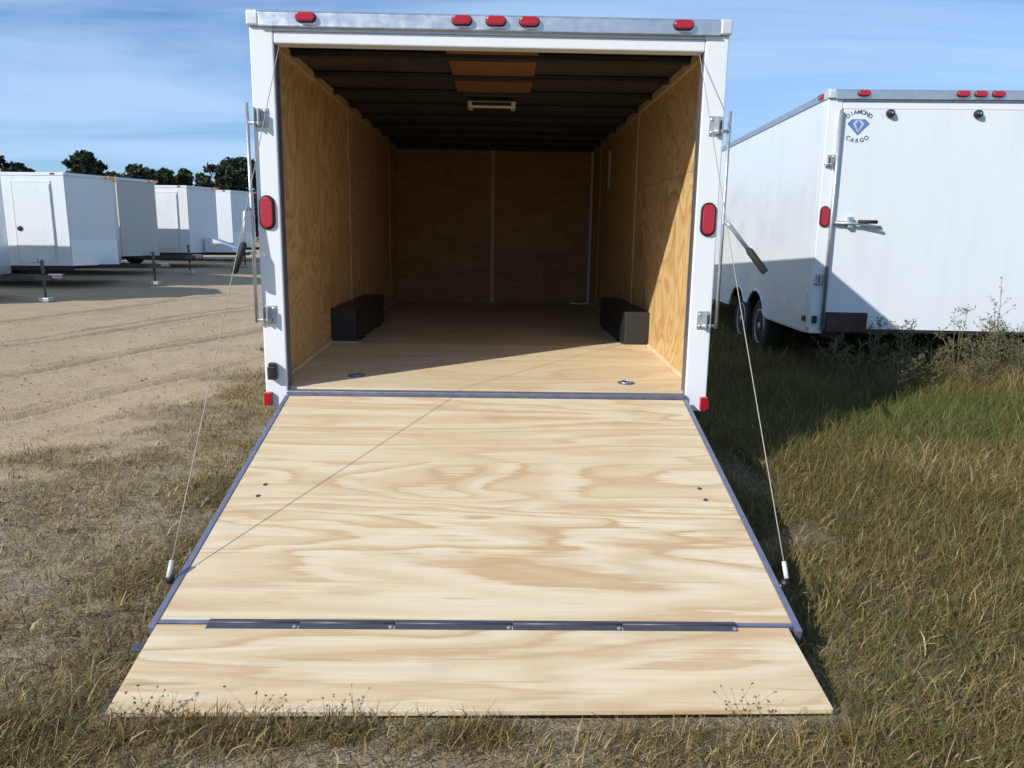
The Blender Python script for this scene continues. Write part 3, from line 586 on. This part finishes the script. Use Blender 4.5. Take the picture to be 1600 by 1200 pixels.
# ------------------------------------------------------------------ grass
def grass_mat():
    m = NT('grass_blade'); at = m.n('ShaderNodeAttribute', attribute_name='tint').outputs['Color']; m.col(at); m.set(Roughness=0.7); m.b.inputs['Specular IOR Level'].default_value = 0.25
    tr = m.n('ShaderNodeBsdfTranslucent'); m.l(at, tr.inputs[0]); mx = m.n('ShaderNodeMixShader'); mx.inputs[0].default_value = 0.32
    m.l(m.b.outputs[0], mx.inputs[1]); m.l(tr.outputs[0], mx.inputs[2]); m.l(mx.outputs[0], m.t.nodes['Material Output'].inputs[0]); MATS['grass_blade'] = m.m
grass_mat()
PAL = np.array([[0.36, 0.255, 0.105], [0.25, 0.18, 0.070], [0.165, 0.140, 0.042], [0.105, 0.140, 0.034], [0.135, 0.088, 0.042], [0.50, 0.40, 0.22], [0.085, 0.145, 0.034]])
def blades(name, x, y, h, width, lean, weights, label, seed):
    g = np.random.default_rng(seed); n = len(x); z = ground_h(x, y) - 0.008
    az = g.random(n) * 2 * np.pi; ln = np.clip(lean * (0.35 + 1.1 * g.random(n)), 0, 1.35); curl = (g.random(n) - 0.35) * 2.2; turn = (g.random(n) - 0.5) * 3.4
    p = np.stack([x, y, z], -1); pts = [p]; ang = ln * 0.45; dirz = az.copy()
    for k in range(3):
        L = h * (0.36, 0.34, 0.30)[k]; d = np.stack([np.sin(ang) * np.cos(dirz), np.sin(ang) * np.sin(dirz), np.cos(ang)], -1); p = p + d * L[:, None]; pts.append(p); ang = np.clip(ang + ln * 0.45 + curl * 0.30, 0, 2.2); dirz = dirz + turn * 0.4
    for k in range(1, 4): pts[k][:, 2] = np.maximum(pts[k][:, 2], ground_h(pts[k][:, 0], pts[k][:, 1]) + 0.004)
    sd = np.stack([-np.sin(az + 0.5), np.cos(az + 0.5), 0 * az], -1) * (width * np.exp(g.normal(0, 0.45, n)))[:, None]
    co = np.stack([pts[0] - sd, pts[0] + sd, pts[1] - sd * 0.85, pts[1] + sd * 0.85, pts[2] - sd * 0.55, pts[2] + sd * 0.55, pts[3]], 1).reshape(-1, 3)
    b0 = np.arange(n)[:, None] * 7; quads = np.concatenate([b0 + np.array([0, 1, 3, 2]), b0 + np.array([2, 3, 5, 4])]); tris = b0 + np.array([4, 5, 6])
    cw = np.cumsum(weights, 1); cw /= cw[:, -1:]; idx = (g.random(n)[:, None] > cw).sum(1); c = PAL[np.clip(idx, 0, len(PAL) - 1)] * 1.08 * (0.75 + 0.5 * g.random(n))[:, None]
    col = np.concatenate([np.repeat(c, 7, 0), np.ones((n * 7, 1))], 1)
    o = np_mesh(name, co, quads=quads, tris=tris, mat='grass_blade', attrs={'tint': ('FLOAT_COLOR', col)}); o['kind'] = 'stuff'; o['label'] = label; return o
def scatter(n, x0, x1, y0, y1, dens, clump=0.05, per=10, seed=0):
    g = np.random.default_rng(seed); m = max(1, n // per); cx = x0 + (x1 - x0) * g.random(m * 3); cy = y0 + (y1 - y0) * g.random(m * 3); keep = g.random(m * 3) < dens(cx, cy); cx = cx[keep][:m]; cy = cy[keep][:m]
    x = np.repeat(cx, per) + g.normal(0, clump, len(cx) * per); y = np.repeat(cy, per) + g.normal(0, clump, len(cy) * per); return x, y
def off_ramp(x, y, m=0.0):       # nothing grows through the ramp or inside the trailers' wheels
    return ~((np.abs(x) < 1.20 + m) & (y > -2.26 - m) & (y < -1.0)) & ~((np.abs(x) < 1.17 + m) & (y > -1.9))
def wts(x, y, base, green=None):
    w_ = np.tile(np.array(base, float), (len(x), 1)); return w_
# right-hand meadow: near and mid
x, y = scatter(190000, 1.12, 5.2, -2.75, 3.6, lambda a, b: 0.35 + 0.65 * fbm(a * 1.6, b * 1.6, 21), 0.045, 9, 31)
k_ = (off_ramp(x, y)) & ~((x < 1.75) & (y > -0.9) & (fbm(x * 3, y * 3, 41) < 0.45)); x, y = x[k_], y[k_]
gp = 1.7 * np.exp(-(((x - 3.35) / 0.9) ** 2 + ((y - 1.15) / 0.7) ** 2)) + 0.8 * np.maximum(0, fbm(x * 0.9, y * 0.9, 77) - 0.55) * 3
dry = fbm(x * 1.1, y * 1.1, 55); h = (0.055 + 0.14 * fbm(x * 2.2, y * 2.2, 61) + 0.07 * sstep(1.5, 4.0, x) + 0.05 * sstep(0.0, 2.5, y)) * (0.55 + 0.8 * rng.random(len(x)))
wt = np.stack([0.25 + 0.75 * sstep(0.45, 0.7, dry), 0.42 + 0 * x, 1.15 + 0 * x, 0.38 + 1.3 * gp, 0.30 + 0 * x, 0.10 + 0.4 * sstep(0.5, 0.75, dry), 0.05 + 0.9 * gp], 1)
blades('meadow_grass', x, y, h, 0.0014 + 0 * x, 0.7 + 1.1 * rng.random(len(x)) ** 2, wt, 'shaggy olive and straw grass between the ramp and the closed trailer', 1)
x, y = scatter(60000, 1.3, 11.0, 3.0, 13.0, lambda a, b: 0.8 + 0 * a, 0.07, 9, 32)
h = (0.20 + 0.17 * fbm(x, y, 62)) * (0.6 + 0.8 * rng.random(len(x))); wt = np.tile(np.array([0.4, 0.4, 0.8, 0.5, 0.3, 0.1, 0.2]), (len(x), 1))
blades('meadow_grass', x, y, h, 0.0034 + 0 * x, 0.7 + 0 * x, wt, 'rough grass growing round and under the closed trailer', 2)
x, y = scatter(26000, 5.0, 11.0, -2.0, 3.2, lambda a, b: 0.8 + 0 * a, 0.07, 9, 33)
h = (0.13 + 0.15 * fbm(x, y, 62)) * (0.6 + 0.8 * rng.random(len(x))); wt = np.tile(np.array([0.5, 0.4, 0.8, 0.4, 0.3, 0.2, 0.2]), (len(x), 1))
blades('meadow_grass', x, y, h, 0.0030 + 0 * x, 0.8 + 0 * x, wt, 'straw tinted grass in front of the far half of the closed trailer', 3)
# left verge: patchy
def verge_d(a, b):
    s = sand_mask(a, b); return (1 - s) * (0.12 + 0.75 * sstep(0.46, 0.66, fbm(a * 2.6, b * 2.6, 91)) + 0.5 * sstep(1.9, 1.25, -a)) + 0.010 * s
x, y = scatter(75000, -5.2, -1.12, -2.75, 5.5, verge_d, 0.045, 9, 34); k_ = off_ramp(x, y); x, y = x[k_], y[k_]
e = sstep(1.8, 1.15, -x); h = (0.025 + 0.075 * fbm(x * 2.4, y * 2.4, 63) + 0.06 * e) * (0.45 + 0.8 * rng.random(len(x)))
gp = np.maximum(0, fbm(x * 1.3, y * 1.3, 78) - 0.5) * 2.5 + 0.5 * e
wt = np.stack([0.75 + 0 * x, 0.75 + 0 * x, 0.35 + 0.7 * gp, 0.05 + 0.45 * gp, 0.65 + 0 * x, 0.30 + 0 * x, 0.25 * gp], 1)
blades('verge_grass', x, y, h, 0.0015 + 0 * x, 0.8 + 1.0 * rng.random(len(x)), wt, 'patchy dry grass on the verge beside the sandy yard', 4)
x, y = scatter(9000, -3.4, -1.4, 5.0, 14.0, verge_d, 0.08, 9, 35); h = 0.05 + 0.10 * rng.random(len(x))
blades('verge_grass', x, y, h, 0.003 + 0 * x, 0.8 + 0 * x, np.tile(np.array([0.8, 0.6, 0.4, 0.2, 0.4, 0.3, 0.1]), (len(x), 1)), 'thin dry grass along the far side of the open trailer', 5)
# foreground edge
x, y = scatter(30000, -1.9, 1.9, -3.0, -2.24, lambda a, b: 0.12 + 0.88 * np.clip(sstep(0.35, 0.9, np.abs(a + 0.35) + 0.35 * sstep(0.15, -0.5, a)), 0, 1) * (0.3 + fbm(a * 3, b * 3, 92)), 0.035, 9, 36); k_ = (y < -2.262); x, y = x[k_], y[k_]
h = (0.035 + 0.085 * fbm(x * 2.5, y * 2.5, 64)) * (0.4 + 0.8 * rng.random(len(x)))
wt = np.tile(np.array([0.9, 0.7, 0.35, 0.12, 0.5, 0.5, 0.05]), (len(x), 1))
blades('foreground_grass', x, y, h, 0.0013 + 0 * x, 0.85 + 0.4 * rng.random(len(x)), wt, 'dry tufts in front of the ramp flap', 6)
x, y = scatter(5200, -1.5, 0.12, -2.36, -2.26, lambda a, b: 0.15 + 0.85 * sstep(0.4, 0.6, fbm(a * 5, b * 5, 93)), 0.022, 9, 37); k_ = (y < -2.252); x, y = x[k_], y[k_]
blades('flap_edge_grass', x, y, (0.03 + 0.09 * rng.random(len(x))), 0.0012 + 0 * x, 0.7 + 0.5 * rng.random(len(x)), np.tile(np.array([0.8, 0.7, 0.6, 0.25, 0.5, 0.2, 0.05]), (len(x), 1)), 'brown green tufts curling over the flap edge', 8)
# loose dead straw lying flat everywhere near
x = rng.uniform(-4.8, 4.6, 60000); y = rng.uniform(-3.0, 4.0, 60000); k_ = off_ramp(x, y, 0.02) & (rng.random(60000) > 0.96 * sand_mask(x, y)); x, y = x[k_], y[k_]
blades('dead_straw', x, y, 0.05 + 0.10 * rng.random(len(x)), 0.0016 + 0 * x, 2.6 + 0 * x, np.tile(np.array([0.9, 0.4, 0.1, 0, 0.4, 0.7, 0]), (len(x), 1)), 'dead straw lying flat on the soil', 7)
# clods and pebbles
n = 3800; x = rng.uniform(-8.5, 1.6, n); y = rng.uniform(-2.9, 9.0, n); k_ = off_ramp(x, y, 0.05) & (np.abs(x) > 1.2) | (y < -2.3); x, y = x[k_], y[k_]; n = len(x); r = 0.004 + 0.014 * rng.random(n) ** 3
oct_ = np.array([[1, 0, 0], [-1, 0, 0], [0, 1, 0], [0, -1, 0], [0, 0, 0.7], [0, 0, -0.7]], float)
co = np.stack([x, y, ground_h(x, y) + r * 0.2], -1)[:, None, :] + (oct_[None] * (0.7 + 0.6 * rng.random((n, 6, 1)))) * r[:, None, None]
tf = np.array([[0, 2, 4], [2, 1, 4], [1, 3, 4], [3, 0, 4], [2, 0, 5], [1, 2, 5], [3, 1, 5], [0, 3, 5]])
simple('clod', (0.30, 0.23, 0.15), 0.95, 0, 0.3, 3)
o = np_mesh('soil_clods', co.reshape(-1, 3), tris=(np.arange(n)[:, None, None] * 6 + tf[None]).reshape(-1, 3), mat='clod', smooth=False); o['kind'] = 'stuff'; o['label'] = 'small clods and pebbles on the sand'

# ------------------------------------------------------------------ tall weeds before the closed trailer
leaf_mat('weed_leaf', (0.050, 0.058, 0.022), (0.17, 0.145, 0.07)); simple('weed_stem', (0.17, 0.15, 0.08), 0.85, 0, 0.3, 10)
def weed(x, y, h, spread, label, seed, bushy=1.0, group=None, leafy=1.0, thick=1.0):
    g = np.random.default_rng(seed); z = float(ground_h(x, y)) - 0.01; t = empty('weed_plant', (x, y, z), 0, label, 'weed', group); mb = MB(); cen = []; rad = []
    for i in range(int(3 + 3 * bushy)):
        az = g.random() * 6.28; le = spread * (0.2 + 0.8 * g.random()); hh = h * (0.6 + 0.4 * g.random()) if i else h
        if i == 0: le *= 0.3
        pts = [(le * math.cos(az) * f ** 1.4 + g.normal(0, 0.006), le * math.sin(az) * f ** 1.4 + g.normal(0, 0.006), hh * f) for f in (0, 0.25, 0.5, 0.75, 1)]; mb.tube(pts, [thick * q_ for q_ in (0.0042, 0.0036, 0.003, 0.0022, 0.0012)], 5)
        for j in range(int(7 * bushy + 5)):
            f = 0.3 + 0.7 * g.random(); k0 = min(3, int(f * 4)); u = f * 4 - k0; b0 = Vector(pts[k0]).lerp(Vector(pts[k0 + 1]), u); a2 = g.random() * 6.28; L = 0.05 + 0.11 * g.random() * (1.2 - f)
            b1 = b0 + Vector((L * math.cos(a2), L * math.sin(a2), L * (0.5 + 0.6 * g.random()))); mb.tube([b0, b1], [0.0017 * thick, 0.001 * thick], 4); cen.append(tuple(b1)); rad.append(0.016 + 0.016 * g.random())
            cen.append(tuple(b0.lerp(b1, 0.6))); rad.append(0.018)
        cen.append(pts[-1]); rad.append(0.02)
    mb.build('stem', 'weed_stem', t, smooth=True); rad = [q_ * (1 if leafy == 1 else 0.18) for q_ in rad]; co, q_, tone = leaf_cloud(cen, rad, 6 if leafy == 1 else 3, 0.0075 if leafy == 1 else 0.0045, 0.9, seed); np_mesh('foliage', co, quads=q_, mat='weed_leaf', parent=t, attrs={'tone': ('FLOAT', tone)}, smooth=False)
weed(4.40, 2.08, 0.98, 0.20, 'tallest thin weed with small seed heads against the white rear door', 1, 0.5)
weed(3.36, 2.15, 0.70, 0.22, 'bushy weed in front of the dark plate holder on the closed trailer', 2, 1.5)
weed(3.62, 2.20, 0.66, 0.20, 'weed reaching the bottom edge of the white door where its shadow ends', 3, 1.2)
weed(4.08, 2.12, 0.72, 0.18, 'thin weed with two bare tips beside the tallest weed', 4, 0.6)
for i, (xx, yy, hh) in enumerate(((3.15, 1.95, 0.42), (3.50, 1.90, 0.50), (3.78, 1.98, 0.40), (4.28, 2.0, 0.50), (4.50, 1.95, 0.46), (4.66, 1.85, 0.52), (4.90, 1.90, 0.52), (3.30, 1.72, 0.38), (4.42, 2.25, 0.55), (3.05, 2.30, 0.45), (4.05, 1.85, 0.36), (4.80, 2.30, 0.50))):
    weed(xx, yy, hh + 0.08, 0.22, 'low bushy weed under the rear edge of the closed trailer', 20 + i, 1.2, 'low weeds under the closed trailer')
for i, (xx, yy, hh) in enumerate(((-0.98, -2.31, 0.10), (-0.66, -2.30, 0.07), (-0.40, -2.30, 0.06), (0.84, -2.29, 0.07))):
    weed(xx, yy, hh, 0.07, 'small dry twiggy weed sprouting at the edge of the ramp flap', 60 + i, 0.0, 'weeds at the ramp flap', leafy=0.25, thick=0.4)
